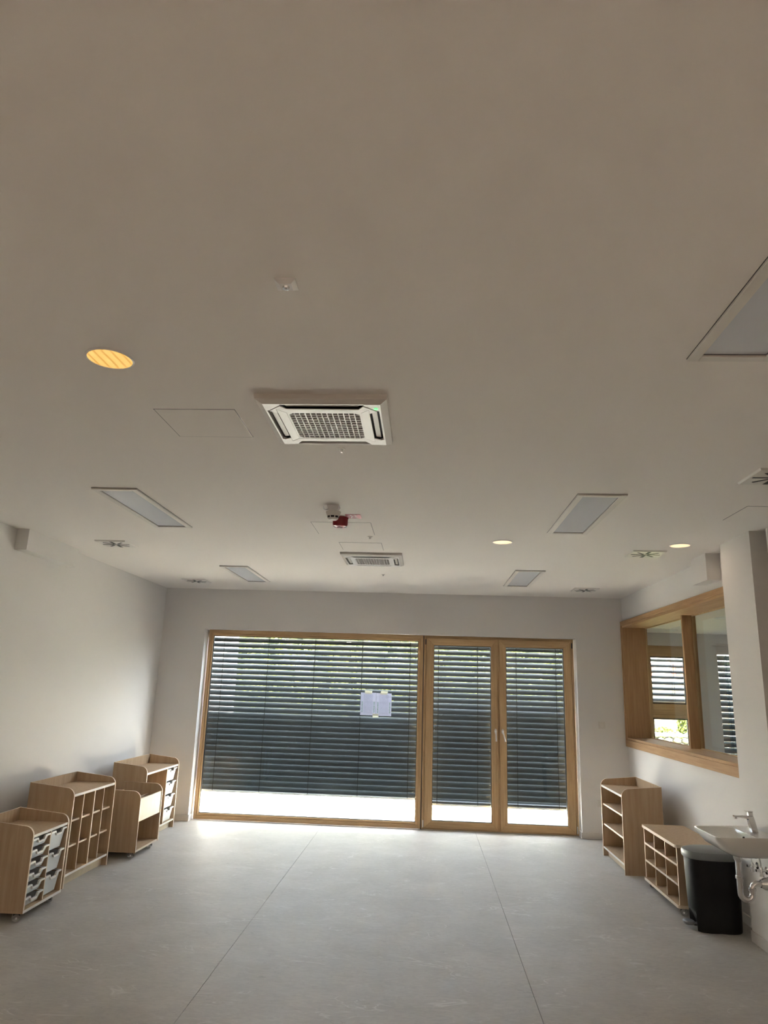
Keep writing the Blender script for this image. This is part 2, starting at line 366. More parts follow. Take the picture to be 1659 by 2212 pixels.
# boxed-in duct ends
struct(MB().box(XL, -3.492, 5.885, 6.80, 2.815, H).build('trim_1', M['paint']), 'white boxed duct where the left wall meets the ceiling')
struct(MB().box(2.489, XR, 6.37, 6.72, 2.76, H).build('trim_2', M['paint']), 'white boxed duct above the interior window')

# ------------------------------------------------------------------ adjoining room seen through the interior window
AY = 10.38; AH = 2.625
struct(MB().box(XA, 5.4, 5.0, AY, AH, AH + .1).build('ceiling_side', M['ceil']), 'lower white ceiling of the adjoining room')
ax = [(3.12, 3.80, 0.95, 2.45), (4.05, 5.0, 0.0, 2.47)]
wa = MB(); wa.box(XA - .3, 3.12, AY, 10.7, 0, H); wa.box(3.80, 4.05, AY, 10.7, 0, H); wa.box(5.0, 5.4, AY, 10.7, 0, H)
wa.box(3.12, 3.80, AY, 10.7, 0, 0.95); wa.box(3.12, 3.80, AY, 10.7, 2.45, H); wa.box(4.05, 5.0, AY, 10.7, 2.47, H)
struct(wa.build('wall_far', M['paint']), 'white outer wall of the adjoining room')
struct(MB().box(XA, 5.4, 4.9, 5.0, 0, AH).build('wall_near', M['paint']), 'white wall closing the adjoining room')
struct(MB().box(5.3, 5.5, 4.9, 10.7, 0, H).build('wall_east', M['paint']), 'white far side wall of the adjoining room')
struct(MB().box(XA - .3, XA, D + .40, AY + .02, 0, H).build('wall_return', M['paint']))

# ------------------------------------------------------------------ frames
def ring(mb, x0, x1, z0, z1, w_l, w_r, w_b, w_t, y0, y1, mv=0, mh=1):
    mb.box(x0, x0 + w_l, y0, y1, z0, z1, mv); mb.box(x1 - w_r, x1, y0, y1, z0, z1, mv)
    mb.box(x0 + w_l, x1 - w_r, y0, y1, z1 - w_t, z1, mh); mb.box(x0 + w_l, x1 - w_r, y0, y1, z0, z0 + w_b, mh)
PW = [M['pine_v'], M['pine_h']]
win = empty_struct('window_1', 'wide fixed terrace window in a pine frame, left of the doors')
f = MB(); ring(f, -2.985, -0.022, 0.008, 2.452, .034, .034, .045, .048, 9.75, 9.84); f.build('window_frame', PW, win, bevel=0.003)
f = MB(); ring(f, -2.951, -0.056, 0.053, 2.404, .024, .034, .026, .032, 9.765, 9.83); f.build('glazing_bead', PW, win, bevel=0.004)
f = MB(); ring(f, -2.927, -0.09, 0.079, 2.372, .007, .007, .007, .007, 9.785, 9.815, 0, 0); f.build('rubber_gasket', M['black'], win)
MB().box(-2.92, -0.097, 9.797, 9.803, 0.086, 2.365).build('pane', M['glass'], win)
MB().box(-0.030, -0.002, 9.772, 9.84, 0, 2.452).build('mullion_seal', M['hinge_d'], win)
dfr = empty_struct('trim_3', 'pine outer frame round the pair of terrace doors')
f = MB(); ring(f, -0.012, 1.985, 0.004, 2.452, .03, .03, .014, .035, 9.762, 9.84); ring(f, -0.012, 1.985, 0.004, 2.452, .08, .08, .06, .08, 9.811, 9.84); f.build('door_frame', PW, dfr, bevel=0.003)
def terrace_door(name, label, x0, x1, g0, g1, tilt, hx):
    d = empty_struct(name, label)
    z0, z1, gz0, gz1 = 0.020, 2.418, 0.110, 2.324
    f = MB()
    def mit(pts, mi): f.prism(pts, 9.742, 9.81, 'y', mi)
    mit([(x0, z0), (g0, gz0), (g0, gz1), (x0, z1)], 0); mit([(x1, z0), (x1, z1), (g1, gz1), (g1, gz0)], 0)
    mit([(x0, z1), (g0, gz1), (g1, gz1), (x1, z1)], 1); mit([(x0, z0), (x1, z0), (g1, gz0), (g0, gz0)], 1)
    f.build('sash', PW, d, bevel=0.003)
    f = MB(); ring(f, g0, g1, gz0, gz1, .006, .006, .006, .006, 9.752, 9.80, 0, 0); f.build('rubber_gasket', M['black'], d)
    MB().box(g0 + .006, g1 - .006, 9.776, 9.782, gz0 + .006, gz1 - .006).build('pane', M['glass'], d)
    h = MB().lathe([(.0155, 0), (.0155, .008), (.011, .012), (.011, .030)], (0, 0, 0), 'y', 14)
    h.v = [(x, -y, z * (2.1 if y < .009 else 1)) for x, y, z in h.v]
    ho = h.build('handle', M['metal'], d, smooth=True, loc=(hx, 9.742, 1.235))
    t = MB().tube([(0, -.030, .004), (0, -.042, -.008), (math.sin(tilt) * .05, -.045, -.05), (math.sin(tilt) * .125, -.045, -.125)], [.010, .010, .0085, .0105], 10)
    t.build('lever', M['plastic'], ho, smooth=True)
    return d
d1 = terrace_door('door_1', 'left pine terrace door leaf', 0.022, 0.971, 0.122, 0.888, 0.03, 0.944)
d2 = terrace_door('door_2', 'right pine terrace door leaf, its handle askew', 0.998, 1.950, 1.087, 1.849, 0.24, 1.036)
MB().box(0.968, 1.001, 9.764, 9.80, 0.02, 2.42).build('astragal', M['pine_v'], d1, bevel=0.003)
for d, x in ((d1, 0.010), (d2, 1.962)):
    MB().lathe([(.007, 2.33), (.007, 2.40)], (x, 9.738, 0), 'z', 8).build('hinge', M['hinge_d'], d)
    MB().lathe([(.007, 0.03), (.007, 0.115)], (x, 9.738, 0), 'z', 8).build('hinge', M['plastic'], d)

# interior window: lining, sill, casing, mullion, two panes
iw = empty_struct('window_2', 'timber-lined interior window onto the adjoining room')
t = 0.035
MB().box(XR - .016, XA, oy1 - t, oy1, oz0 + t, oz1 - t).build('jamb', M['spruce_v'], iw, bevel=0.002)
MB().box(XR - .016, XA, oy0, oy0 + t, oz0 + t, oz1 - t).build('jamb', M['spruce_v'], iw, bevel=0.002)
MB().box(XR - .016, XA, oy0, oy1, oz1 - t, oz1).build('head_lining', M['spruce_y'], iw, bevel=0.002)
MB().box(XR - .016, XA, oy0, oy1, oz0, oz0 + t).build('sill', M['spruce_y'], iw, bevel=0.002)
c = MB(); c.box(XR - .03, XR, oy0, 9.606, oz1 - .01, oz1 + .045); c.build('casing', M['spruce_y'], iw, bevel=0.002)
c = MB(); c.box(XR - .03, XR, oy0, 9.606, oz0 - .075, oz0 + .008); c.build('casing', M['spruce_y'], iw, bevel=0.002)
c = MB(); c.box(XR - .03, XR, 9.588, 9.616, oz0 - .075, oz1 + .045); c.build('casing', M['spruce_v'], iw, bevel=0.002)
MY = 7.90
MB().box(2.785, XA + .02, MY, MY + .04, oz0 + t, oz1 - t).build('mullion', M['spruce_v'], iw, bevel=0.002)
for y0, y1 in ((MY + .04, oy1 - t), (oy0 + t, MY)):
    g = MB()
    z0, z1 = oz0 + t, oz1 - t
    for a in ((y0, y0 + .014, z0, z1), (y1 - .014, y1, z0, z1), (y0, y1, z0, z0 + .01), (y0, y1, z1 - .012, z1)): g.box(2.885, 2.905, *a)
    g.build('glazing_bead', M['pine_v'], iw)
    MB().box(2.893, 2.898, y0 + .012, y1 - .012, z0 + .008, z1 - .01).build('pane', M['thin_glass'], iw)

# adjoining room's window and door
w3 = empty_struct('window_3', 'pine two-light window in the adjoining room')
f = MB(); ring(f, 3.12, 3.80, 0.95, 2.45, .05, .05, .06, .05, 10.47, 10.56); f.box(3.17, 3.75, 10.47, 10.56, 1.50, 1.60, 1); f.build('window_frame', PW, w3, bevel=0.003)
f = MB(); ring(f, 3.15, 3.77, 1.56, 2.42, .055, .09, .085, .12, 10.455, 10.50); f.build('sash', PW, w3, bevel=0.003)
f = MB(); ring(f, 3.17, 3.75, 1.01, 1.50, .03, .06, .06, .045, 10.462, 10.50); f.build('sash', PW, w3, bevel=0.003)
for z0, z1 in ((1.645, 2.30), (1.07, 1.455)):
    f = MB(); ring(f, 3.20, 3.69, z0, z1, .02, .02, .02, .02, 10.485, 10.52, 0, 0); f.build('rubber_gasket', M['black'], w3)
    MB().box(3.21, 3.68, 10.50, 10.505, z0 + .01, z1 - .01).build('pane', M['glass'], w3)
d3 = empty_struct('door_3', 'glazed door, its wood frame coloured pale as haze, in the adjoining room')
f = MB(); ring(f, 4.05, 5.0, 0.0, 2.47, .085, .085, .12, .12, 10.45, 10.54, 0, 0); f.build('sash', M['paint'], d3, bevel=0.003)  # pale reflection haze over the wood frame put into its colour
MB().box(4.13, 4.92, 10.50, 10.505, 0.12, 2.35).build('pane', M['glass'], d3)

# ------------------------------------------------------------------ outside blinds
def slat_profile(wd, tilt, n=6):
    """crowned slat across depth (y) with rolled inner edge; tilt>0 lifts the outer edge"""
    top = []
    for i in range(n + 1):
        u = -wd / 2 + wd * i / n; top.append((u, 0.007 * (1 - (2 * u / wd) ** 2)))
    prof = [(u, h) for u, h in top] + [(u, h - 0.0022) for u, h in reversed(top)]
    prof[0] = (prof[0][0] - .001, .0025); prof[-1] = (prof[-1][0] - .001, -.0035)
    c, s = math.cos(tilt), math.sin(tilt)
    return [(u * c - h * s, u * s + h * c) for u, h in prof]
_sm = {}
def slat_mesh(length, wd, tilt):
    k = (round(length, 3), wd, round(tilt, 3))
    if k not in _sm:
        mb = MB().prism(slat_profile(wd, tilt), -length / 2, length / 2, 'x')
        o = mb.build('slat', M['slat'], smooth=True); _sm[k] = o.data; bpy.data.objects.remove(o)
    return _sm[k]
def blind(label, x0, x1, y, ztop, zbot, pitch, zsplit, t_open, t_closed, cords, wd=0.08, rail=True, stacked=0, feet=(), t_split=math.radians(59)):
    b = thing('exterior_blind', label, 'blind', ((x0 + x1) / 2, y, ztop), 0, 'slatted grey blinds outside the windows')
    L = x1 - x0; cx, cz = (x0 + x1) / 2, ztop
    z = zsplit; zs = [];
    k = 1
    while z + pitch * (k - .5) < ztop: zs.append((z + pitch * (k - .5), t_open)); k += 1
    k = 0
    while z - pitch * (k + .5) > zbot + .03: zs.append((z - pitch * (k + .5), t_closed)); k += 1
    for zz, tt in zs:
        top = tt == t_open
        o = bpy.data.objects.new('slat', slat_mesh(L, wd, math.radians(round(math.degrees(t_open + (t_split - t_open) * (1 - (zz - zsplit) / (ztop - zsplit)) ** 2))) if top else t_closed)); COL.objects.link(o)
        o.parent = b; o.location = (0, 0, zz - cz); o.rotation_euler.x = R.uniform(-.015, .015)
    for q in range(stacked):
        o = bpy.data.objects.new('slat', slat_mesh(L, wd, 0.15)); COL.objects.link(o); o.parent = b; o.location = (0, 0, zbot + .045 + q * .012 - cz)
    MB().box(-L / 2, L / 2, -.036, .036, zbot - cz, zbot + .028 - cz).build('bottom_rail', M['rail'], b, bevel=0.006, seg=3)
    for cxp in cords:
        m = MB()
        for dy in (-.040, .040): m.box(cxp - cx - .0032, cxp - cx + .0032, dy - .001, dy + .001, zbot + .02 - cz, 0)
        m.build('ladder_cord', M['cord'], b)
    for sx in (-1, 1):
        MB().box(sx * (L / 2 + .006) - .006, sx * (L / 2 + .006) + .006, -.02, .02, -ztop + .01, 0).build('guide_rail', M['black'], b)
    for fx in feet:
        MB().box(fx - cx - .018, fx - cx + .018, -.015, .015, zbot - .022 - cz, zbot - .017 - cz).box(fx - cx - .003, fx - cx + .003, -.003, .003, zbot - .018 - cz, zbot - cz).build('rail_stop', M['cord'], b)
    MB().box(-L / 2, L / 2, -.05, .05, 0, .05).build('head_rail', M['cord'], b)
    return b
TO, TC = math.radians(49), math.radians(66)
BY = 9.935
blind('wide dark grey slatted blind outside the large fixed window', -2.985, -0.075, BY, 2.42, 0.325, 0.0722, 1.285, TO, TC, [-2.80, -2.17, -1.52, -0.86, -0.20], feet=(-2.80, -1.98, -1.18, -0.42))
blind('narrow grey slatted blind outside the left terrace door', 0.07, 0.945, BY, 2.42, 0.27, 0.0708, 1.425, TO, TC, [0.19, 0.72], stacked=2)
blind('narrow grey slatted blind outside the right terrace door', 1.03, 1.915, BY, 2.42, 0.27, 0.0708, 1.425, TO, TC, [1.24, 1.77], stacked=2)
blind('short slatted blind half open outside the adjoining room window', 3.17, 3.75, 10.60, 2.45, 1.655, 0.079, 1.66, math.radians(38), TC, [3.55], t_split=math.radians(42), wd=.066)
blind('tall closed blind behind the haze-pale framed door of the adjoining room', 4.10, 4.95, 10.60, 2.46, 0.20, 0.079, 1.40, math.radians(57), TC, [4.3, 4.75])

# ------------------------------------------------------------------ sheets taped to the glass
def sheet(label, x0, x1, z0, z1):
    cx, cz = (x0 + x1) / 2, (z0 + z1) / 2
    o = MB().box(x0 - cx, x1 - cx, -.0004, .0004, z0 - cz, z1 - cz).build('paper_sheet', M['paper'], loc=(cx, 9.795, cz))
    return tag(o, label, 'paper', 'printed sheets taped to the window')
s1 = sheet('left one of two printed sheets taped side by side on the big window', -0.852, -0.645, 1.380, 1.673)
s2 = sheet('right one of two printed sheets taped side by side on the big window', -0.642, -0.435, 1.376, 1.671)
def tp(par, pts):
    o = MB().prism(pts, -.0022, -.0012, 'y').build('masking_tape', M['tape'], par)
tp(s1, [(-.045, .130), (.045, .130), (.052, .172), (-.052, .176)])
tp(s2, [(-.055, .130), (.042, .130), (.052, .174), (-.040, .176)])
tp(s1, [(.062, -.124), (.142, -.124), (.144, -.172), (.066, -.176)])

# ------------------------------------------------------------------ ceiling fixtures
def trap(mb, pts, z0, z1, mi=0): mb.prism(pts, z0, z1, 'z', mi)
def make_ac():
    r = thing('ceiling_air_conditioner', '', 'air conditioner', (0, 0, H))
    zf = -0.035
    # bevelled outer frame
    f = MB(); o, i = .30, .268
    vo = [(-o, -o, 0), (o, -o, 0), (o, o, 0), (-o, o, 0)]; vm = [(x * .99, y * .99, -.022) for x, y, _ in vo]; vi = [(-i, -i, zf), (i, -i, zf), (i, i, zf), (-i, i, zf)]; vt = [(x, y, 0) for x, y, _ in vi]
    vs = vo + vm + vi + vt; fs = []
    for k in range(4):
        j = (k + 1) % 4
        fs += [(k, j, 4 + j, 4 + k), (4 + k, 4 + j, 8 + j, 8 + k), (8 + k, 8 + j, 12 + j, 12 + k), (12 + k, 12 + j, j, k)]
    f.add(vs, fs); f.build('frame', M['plastic_d'], r)
    # face: inner ring, outer ring, corners; slots are the gaps between
    p = MB(); a, b_, c_, g = .172, .213, .258, .268
    zb = zf - .004
    for q in range(4):
        ca, sa = [(1, 0), (0, 1), (-1, 0), (0, -1)][q]
        def rot(pts): return [(x * ca - y * sa, x * sa + y * ca) for x, y in pts]
        p.prism(rot([(-a, a), (a, a), (b_, b_), (-b_, b_)]), zb, zf + .001)           # inner ring side
        p.prism(rot([(-.190, c_), (.190, c_), (.190, g), (-.190, g)]), zf - .001, zf + .010)   # outer lip
        p.prism(rot([(.165, b_), (.190, .250), (.250, .190), (b_, .165), (b_, b_)]), zb, zf + .001)
        p.prism(rot([(.190, .252), (.190, g), (g, g), (g, .190), (.252, .190)]), zf - .001, zf + .010)
    p.build('face_panel', M['plastic'], r, bevel=0.0012)
    MB().box(-.262, .262, -.262, .262, -.006, -.002).build('backing', M['black'], r)
    for q in range(4):
        ca, sa = [(1, 0), (0, 1), (-1, 0), (0, -1)][q]
        m = MB(); pts = [(-.165, .222), (.165, .222), (.176, .246), (-.176, .246)]
        m.prism([(x * ca - y * sa, x * sa + y * ca) for x, y in pts], zf + .008, zf + .011); m.build('louver', M['plastic_d'], r, bevel=0.001)
    g_ = MB(); n1, n2 = 13, 11; s = .166
    for k in range(n1 + 1): x = -s + 2 * s * k / n1; g_.box(x - .002, x + .002, -s, s, zf - .003, zf + .003)
    for k in range(n2 + 1): y = -s + 2 * s * k / n2; g_.box(-s, s, y - .0022, y + .0022, zf - .002, zf + .004)
    for (u, v) in ((-1, -1), (1, -1), (1, 1), (-1, 1)): g_.prism([(u * s, v * s), (u * (s - .022), v * s), (u * s, v * (s - .022))], zf - .003, zf + .003)
    for a0 in ((-a, a, -a, -s), (-a, a, s, a), (-a, -s, -s, s), (s, a, -s, s)): g_.box(*a0, zf - .003, zf + .004)
    go = g_.build('grille', M['plastic'], r)
    MB().box(-s, s, -s, s, zf + .008, zf + .010).build('filter', M['grille_back'], go)
    return r
ac = make_ac(); ac.location = (-0.485, 3.20, H); ac['label'] = 'near square cassette air conditioner in the ceiling with green light on'
ac['group'] = 'ceiling air conditioners'
o = MB().lathe([(.009, -.0045), (.009, .001)], (0.245, -.222, -.0355), 'z', 10).build('indicator_light', M['led'], ac)
ac2 = copy_tree(ac); ac2.location = (-0.535, 6.965, H); ac2['label'] = 'far small-looking cassette air conditioner near the window wall, no light on'
for ch in list(ac2.children):
    if ch.name.startswith('indicator'): bpy.data.objects.remove(ch)

def make_panel(L):
    r = thing('ceiling_light_panel', '', 'ceiling light', (0, 0, H), 0, 'unlit recessed light panels')
    W2, L2, fr = .158, L / 2, .040
    f = MB()
    for a in ((-W2, -W2 + fr, -L2, L2), (W2 - fr, W2, -L2, L2), (-W2 + fr, W2 - fr, -L2, -L2 + fr), (-W2 + fr, W2 - fr, L2 - fr, L2)): f.box(*a, -.012, 0)
    f.build('frame', M['plastic_d'], r, bevel=0.0015)
    g = MB(); W3, L3 = W2 - .012, L2 - .012
    MB().box(-W2 + fr, W2 - fr, -L2 + fr, L2 - fr, -.003, -.0005).build('diffuser', M['panelgrey'], r)
    g = MB(); w_, l_ = W2 - fr, L2 - fr
    for a in ((-w_, -w_ + .003, -l_, l_), (w_ - .003, w_, -l_, l_), (-w_, w_, -l_, -l_ + .004), (-w_, w_, l_ - .004, l_)): g.box(*a, -.0045, -.003)
    g.build('shadow_gap', M['hinge_d'], r)
    g = MB(); w_, l_ = W2 + .002, L2 + .002
    for a in ((-w_, -W2, -l_, l_), (W2, w_, -l_, l_), (-w_, w_, -l_, -L2), (-w_, w_, L2, l_)): g.box(*a, -.002, 0)
    g.build('outer_gap', M['hinge_d'], r)
    return r
pn = make_panel(1.18)
spots = [((-2.125, 5.09), 'unlit long light panel in the left of the ceiling nearer the viewer'),
         ((-2.13, 8.21), 'unlit light panel in the ceiling near the far left corner'),
         ((1.130, 5.06), 'unlit long light panel right of centre, between the two rows of vents'),
         ((1.105, 8.085), 'unlit light panel in the ceiling above the terrace doors'),
         ((1.142, 1.952), 'unlit light panel cut off by the right edge of the picture')]
for i, (xy, lb) in enumerate(spots):
    q = pn if i == 0 else copy_tree(pn); q.location = (xy[0], xy[1], H); q['label'] = lb

def make_diffuser():
    r = thing('air_diffuser', '', 'vent', (0, 0, H), 0, 'square swirl air vents in the ceiling')
    m = MB(); s = .15; s2 = .143
    m.add([(-s, -s, 0), (s, -s, 0), (s, s, 0), (-s, s, 0), (-s2, -s2, -.012), (s2, -s2, -.012), (s2, s2, -.012), (-s2, s2, -.012)],
          [(0, 1, 5, 4), (1, 2, 6, 5), (2, 3, 7, 6), (3, 0, 4, 7), (4, 5, 6, 7), (3, 2, 1, 0)])
    m.build('plate', M['plastic_d'], r)
    for k in range(8):
        a = k * PI / 4 + PI / 2; ca, sa = math.cos(a), math.sin(a); w_ = .0095
        if k in (0, 4): w_ = .014
        pts = [(.022, -w_ * .8), (.128, -w_), (.128, w_), (.022, w_ * .8)]
        mm = MB(); mm.prism([(x * ca - y * sa, x * sa + y * ca) for x, y in pts], -.0135, -.010); mm.build('slot', M['black'], r)
    return r
df = make_diffuser()
spots = [((-2.957, 6.46), 'square swirl vent on the left, second from the far wall'),
         ((-2.93, 8.83), 'square swirl vent in the far left corner of the ceiling'),
         ((1.985, 6.44), 'square swirl vent above the interior window'),
         ((1.965, 8.84), 'square swirl vent in the far right corner of the ceiling'),
         ((2.005, 4.03), 'square swirl vent half out of the picture at right')]
for i, (xy, lb) in enumerate(spots):
    q = df if i == 0 else copy_tree(df); q.location = (xy[0], xy[1], H); q['label'] = lb

def downlight(x, y, m, label, rad, energy, col, z=H, group='round recessed downlights'):
    r = thing('downlight', label, 'ceiling light', (x, y, z), 0, group)
    MB().lathe([(rad, -.0035), (rad, 0)], (0, 0, 0), 'z', 28).build('glowing_disc', m, r)
    t_ = MB(); n = 28
    vs = []; 
    for rr, h in ((rad, -.006), (rad + .007, -.004), (rad + .007, 0), (rad, 0)):
        vs += [(rr * math.cos(2 * PI * k / n), rr * math.sin(2 * PI * k / n), h) for k in range(n)]
    fs = [(j * n + k, j * n + (k + 1) % n, ((j + 1) % 4) * n + (k + 1) % n, ((j + 1) % 4) * n + k) for j in range(4) for k in range(n)]
    t_.add(vs, fs).build('trim_ring', M['plastic'], r)
    if energy:
        l = bpy.data.lights.new('added_beam', 'AREA'); l.shape = 'DISK'; l.size = rad * 1.8; l.energy = energy; l.color = col  # beam added to the built reflections and the unseen fill lights
        lo = bpy.data.objects.new('added_beam', l); COL.objects.link(lo); lo.parent = r; lo.location = (0, 0, -.012)
    return r
WARM = (1.0, 0.80, 0.62)
downlight(-1.292, 2.555, M['orange'], 'amber glowing reflection built as a round downlight at upper left, largest of all', .088, .15, (1, .6, .25))  # corridor light reflected in the viewing pane, built as a ceiling fixture
downlight(0.655, 6.045, M['warm_glow'], 'warm reflection built as a round glowing downlight between the two long light panels', .080, .12, WARM)  # pane reflection of a corridor light, drawn as a ceiling downlight
downlight(2.158, 6.045, M['warm_glow'], 'warm reflection built as a round glowing downlight by the right wall above the pier', .080, .12, WARM)  # another reflection in the pane, drawn as a ceiling downlight
downlight(3.34, 9.91, M['plastic'], 'pale round downlight inside the adjoining room by its window', .075, 0, WARM, AH)
downlight(3.34, 8.22, M['plastic'], 'pale round downlight inside the adjoining room, nearer the viewer', .075, 0, WARM, AH)
# warm fill lights added out of view, behind the viewer
for x, wh in ((-2.2, 'left'), (0.3, 'middle'), (2.4, 'right')):
    downlight(x, -1.0, M['warm_glow'], wh + ' of three added warm fill lights in the ceiling behind the viewer', .080, 2.4, WARM, group='added fill lights behind the viewer')

# emergency light
e = thing('emergency_light', 'small square emergency light with tiny lens in near part of ceiling', 'emergency light', (-0.468, 2.017, H))
s, s2 = .034, .020
m = MB().add([(-s, -s, 0), (s, -s, 0), (s, s, 0), (-s, s, 0), (-s, -s, -.004), (s, -s, -.004), (s, s, -.004), (-s, s, -.004), (-s2, -s2, -.013), (s2, -s2, -.013), (s2, s2, -.013), (-s2, s2, -.013)],
    [(0, 1, 5, 4), (1, 2, 6, 5), (2, 3, 7, 6), (3, 0, 4, 7), (4, 5, 9, 8), (5, 6, 10, 9), (6, 7, 11, 10), (7, 4, 8, 11), (8, 9, 10, 11), (3, 2, 1, 0)])
m.build('housing', M['plastic'], e)
MB().lathe([(.010, -.019), (.012, -.013)], (0, 0, 0), 'z', 16).lathe([(.004, -.022), (.004, -.019)], (0, 0, 0), 'z', 10).build('lens', M['chrome'], e, smooth=True)
MB().lathe([(.002, -.0145), (.002, -.011)], (.002, .017, 0), 'z', 8).build('indicator_light', M['ledw'], e)

# little ceiling sensors
def sensor(x, y, label, k=1.0):
    r = thing('ceiling_sensor', label, 'sensor', (x, y, H), 0, 'small round ceiling sensors')
    MB().lathe([(.020 * k, -.004), (.022 * k, 0)], (0, 0, 0), 'z', 18).build('rosette', M['plastic_d'], r, smooth=True)
    MB().lathe([(.005 * k, -.022 * k), (.009 * k, -.016 * k), (.010 * k, -.004)], (0, 0, 0), 'z', 12).build('sensor_head', M['metal'], r, smooth=True)
sensor(-0.473, 3.635, 'small round ceiling sensor just beyond the near air conditioner')
sensor(-0.487, 5.93, 'small round ceiling sensor between the two flush ceiling hatches')
sensor(-0.492, 8.0, 'flat round ceiling sensor beyond the far air conditioner', .9)

# smoke detector on its bracket, red sounder, red sign
sd = thing('smoke_detector', 'white smoke detector hanging in front of a red alarm sounder', 'smoke detector', (-0.675, 4.91, H))
MB().add([(-.045, -.045, 0), (.045, -.045, 0), (.045, .045, 0), (-.045, .045, 0), (-.028, -.028, -.035), (.028, -.028, -.035), (.028, .028, -.035), (-.028, .028, -.035)],
    [(0, 1, 5, 4), (1, 2, 6, 5), (2, 3, 7, 6), (3, 0, 4, 7), (4, 5, 6, 7), (3, 2, 1, 0)]).build('mounting_box', M['plastic'], sd)
MB().lathe([(.026, -.100), (.034, -.094), (.040, -.082), (.046, -.066), (.054, -.048), (.055, -.040), (.030, -.035)], (0, 0, 0), 'z', 24).build('housing', M['plastic_d'], sd, smooth=True)
for k in range(8):
    a = k * PI / 4; ca, sa = math.cos(a), math.sin(a)
    mm = MB(); mm.add([(r_ * math.cos(a + t_), r_ * math.sin(a + t_), h) for r_, h in ((.0395, -.087), (.0445, -.074)) for t_ in (-.3, 0, .3)], [(0, 1, 4, 3), (1, 2, 5, 4)]); mm.build('smoke_slot', M['black'], sd)
MB().tube([(-.075, 0, 0), (-.07, -.004, -.02), (-.055, 0, -.026), (-.04, 0, -.022)], .004, 8).build('cable', M['plastic'], sd, smooth=True)
rs = thing('alarm_sounder', 'dark red round fire alarm sounder behind the smoke detector', 'alarm', (-0.665, 5.25, H))
MB().lathe([(.040, -.075), (.052, -.070), (.058, -.055), (.058, -.012), (.062, -.006), (.062, 0)], (0, 0, 0), 'z', 28).build('housing', M['red'], rs, smooth=True)
MB().lathe([(.034, -.0765), (.034, -.074)], (0, 0, 0), 'z', 24).build('ring', M['redsign'], rs)
MB().lathe([(.022, -.078), (.022, -.076)], (0, 0, 0), 'z', 24).build('centre', M['red'], rs)
sg = thing('fire_alarm_sign', 'small red sign with white bell symbol beside the red sounder', 'sign', (-0.560, 5.20, H))
MB().box(-.058, .058, -.06, .06, -.003, 0).build('plate', M['redsign'], sg)
g = MB()
for pts in ([(-.024, -.05), (-.018, -.05), (-.004, -.012), (-.010, -.012)], [(.006, -.05), (.020, -.05), (.020, -.043), (.006, -.043)], [(.020, -.043), (.026, -.043), (.018, -.012), (.012, -.012)],
            [(-.014, .0), (.016, .0), (.016, .006), (-.014, .006)], [(-.016, .008), (-.010, .008), (-.016, .045), (-.022, .045)], [(.008, .008), (.014, .008), (.030, .045), (.023, .045)]):
    g.prism(pts, -.0038, -.003)
g.build('symbol', M['signwhite'], sg)
# exit sign at the right edge
es = thing('exit_sign', 'white framed dark green sign just below the ceiling at right edge', 'sign', (2.618, 5.22, 2.97))
f = MB(); ring(f, -.125, .14, -.19, -.002, .010, .010, .010, .010, -.012, .012, 0, 0); f.build('frame', M['plastic'], es)
MB().box(-.116, .131, -.008, .008, -.18, -.012).build('face', M['green'], es)
MB().box(-.02, .02, -.008, .008, -.004, .03).build('bracket', M['plastic'], es)

# switches
def wall_plate(name, label, x, z, w_, cat):
    r = thing(name, label, cat, (x, D, z))
    MB().box(-w_ / 2, w_ / 2, -.007, 0, -w_ / 2, w_ / 2).build('frame', M['plastic_d'], r, bevel=0.002)
    k = w_ / 2 - .016; MB().box(-k, k, -.010, -.006, -k, k).build('rocker' if name == 'light_switch' else 'cover', M['plastic_d'], r, bevel=0.002)
wall_plate('light_switch', 'white square light switch on the wall right of the terrace doors', 2.288, 1.363, .085, 'switch')
wall_plate('wall_socket', 'white wall socket low behind the open bookcase', 2.235, .42, .085, 'socket')

# ------------------------------------------------------------------ furniture
BE = [M['beech'], M['edge'], M['white_edge']]
TH = .018
def side_profile(d, h_front, h_back, r=.075, z0=0.0):
    pts = [(0, z0), (d, z0), (d, h_back)]
    n = 7
    hf = h_front
    for k in range(n + 1):
        a = PI / 2 + PI / 2 * k / n
        pts.append((r + r * math.cos(a), hf - r + r * math.sin(a)))
    return pts
def side(parent, x, d, hf, hb, z0=0.0, r=.075, name='side_panel'):
    return MB().prism(side_profile(d, hf, hb, r, z0), x, x + TH, 'x', 0, 1).build(name, BE, parent)
def shelf(parent, x0, x1, y0, y1, z0, z1, name='shelf', front=1, all_edges=False):
    e = [0, 0, front, 0, 0, 0]
    if all_edges: e = [front, front, front, front, 0, 0]
    return MB().box(x0, x1, y0, y1, z0, z1, e).build(name, BE, parent, bevel=0.001)
def upright(parent, x, y0, y1, z0, z1, name='divider', th=.014):
    return MB().box(x - th / 2, x + th / 2, y0, y1, z0, z1, [0, 0, 1, 0, 0, 0]).build(name, BE, parent)
def caster(parent, x, y, ztop=.067, ang=0.4):
    c = bpy.data.objects.new('caster', None); 
    m = MB().box(-.024, .024, -.024, .024, ztop - .006, ztop)
    m.box(-.009, .009, -.016, .030, .022, ztop - .004)
    c = m.build('caster', M['black'], parent, loc=(x, y, 0)); c.rotation_euler.z = ang
    for s in (-1, 1):
        MB().lathe([(.020, s * .010), (.026, s * .012), (.026, s * .022), (.018, s * .025)], (0, .010, .0265), 'x', 18).build('wheel', M['clear'], c, smooth=True)
        MB().lathe([(.008, s * .0255), (.008, s * .027)], (0, .010, .0265), 'x', 10).build('hub', M['metal'], c)
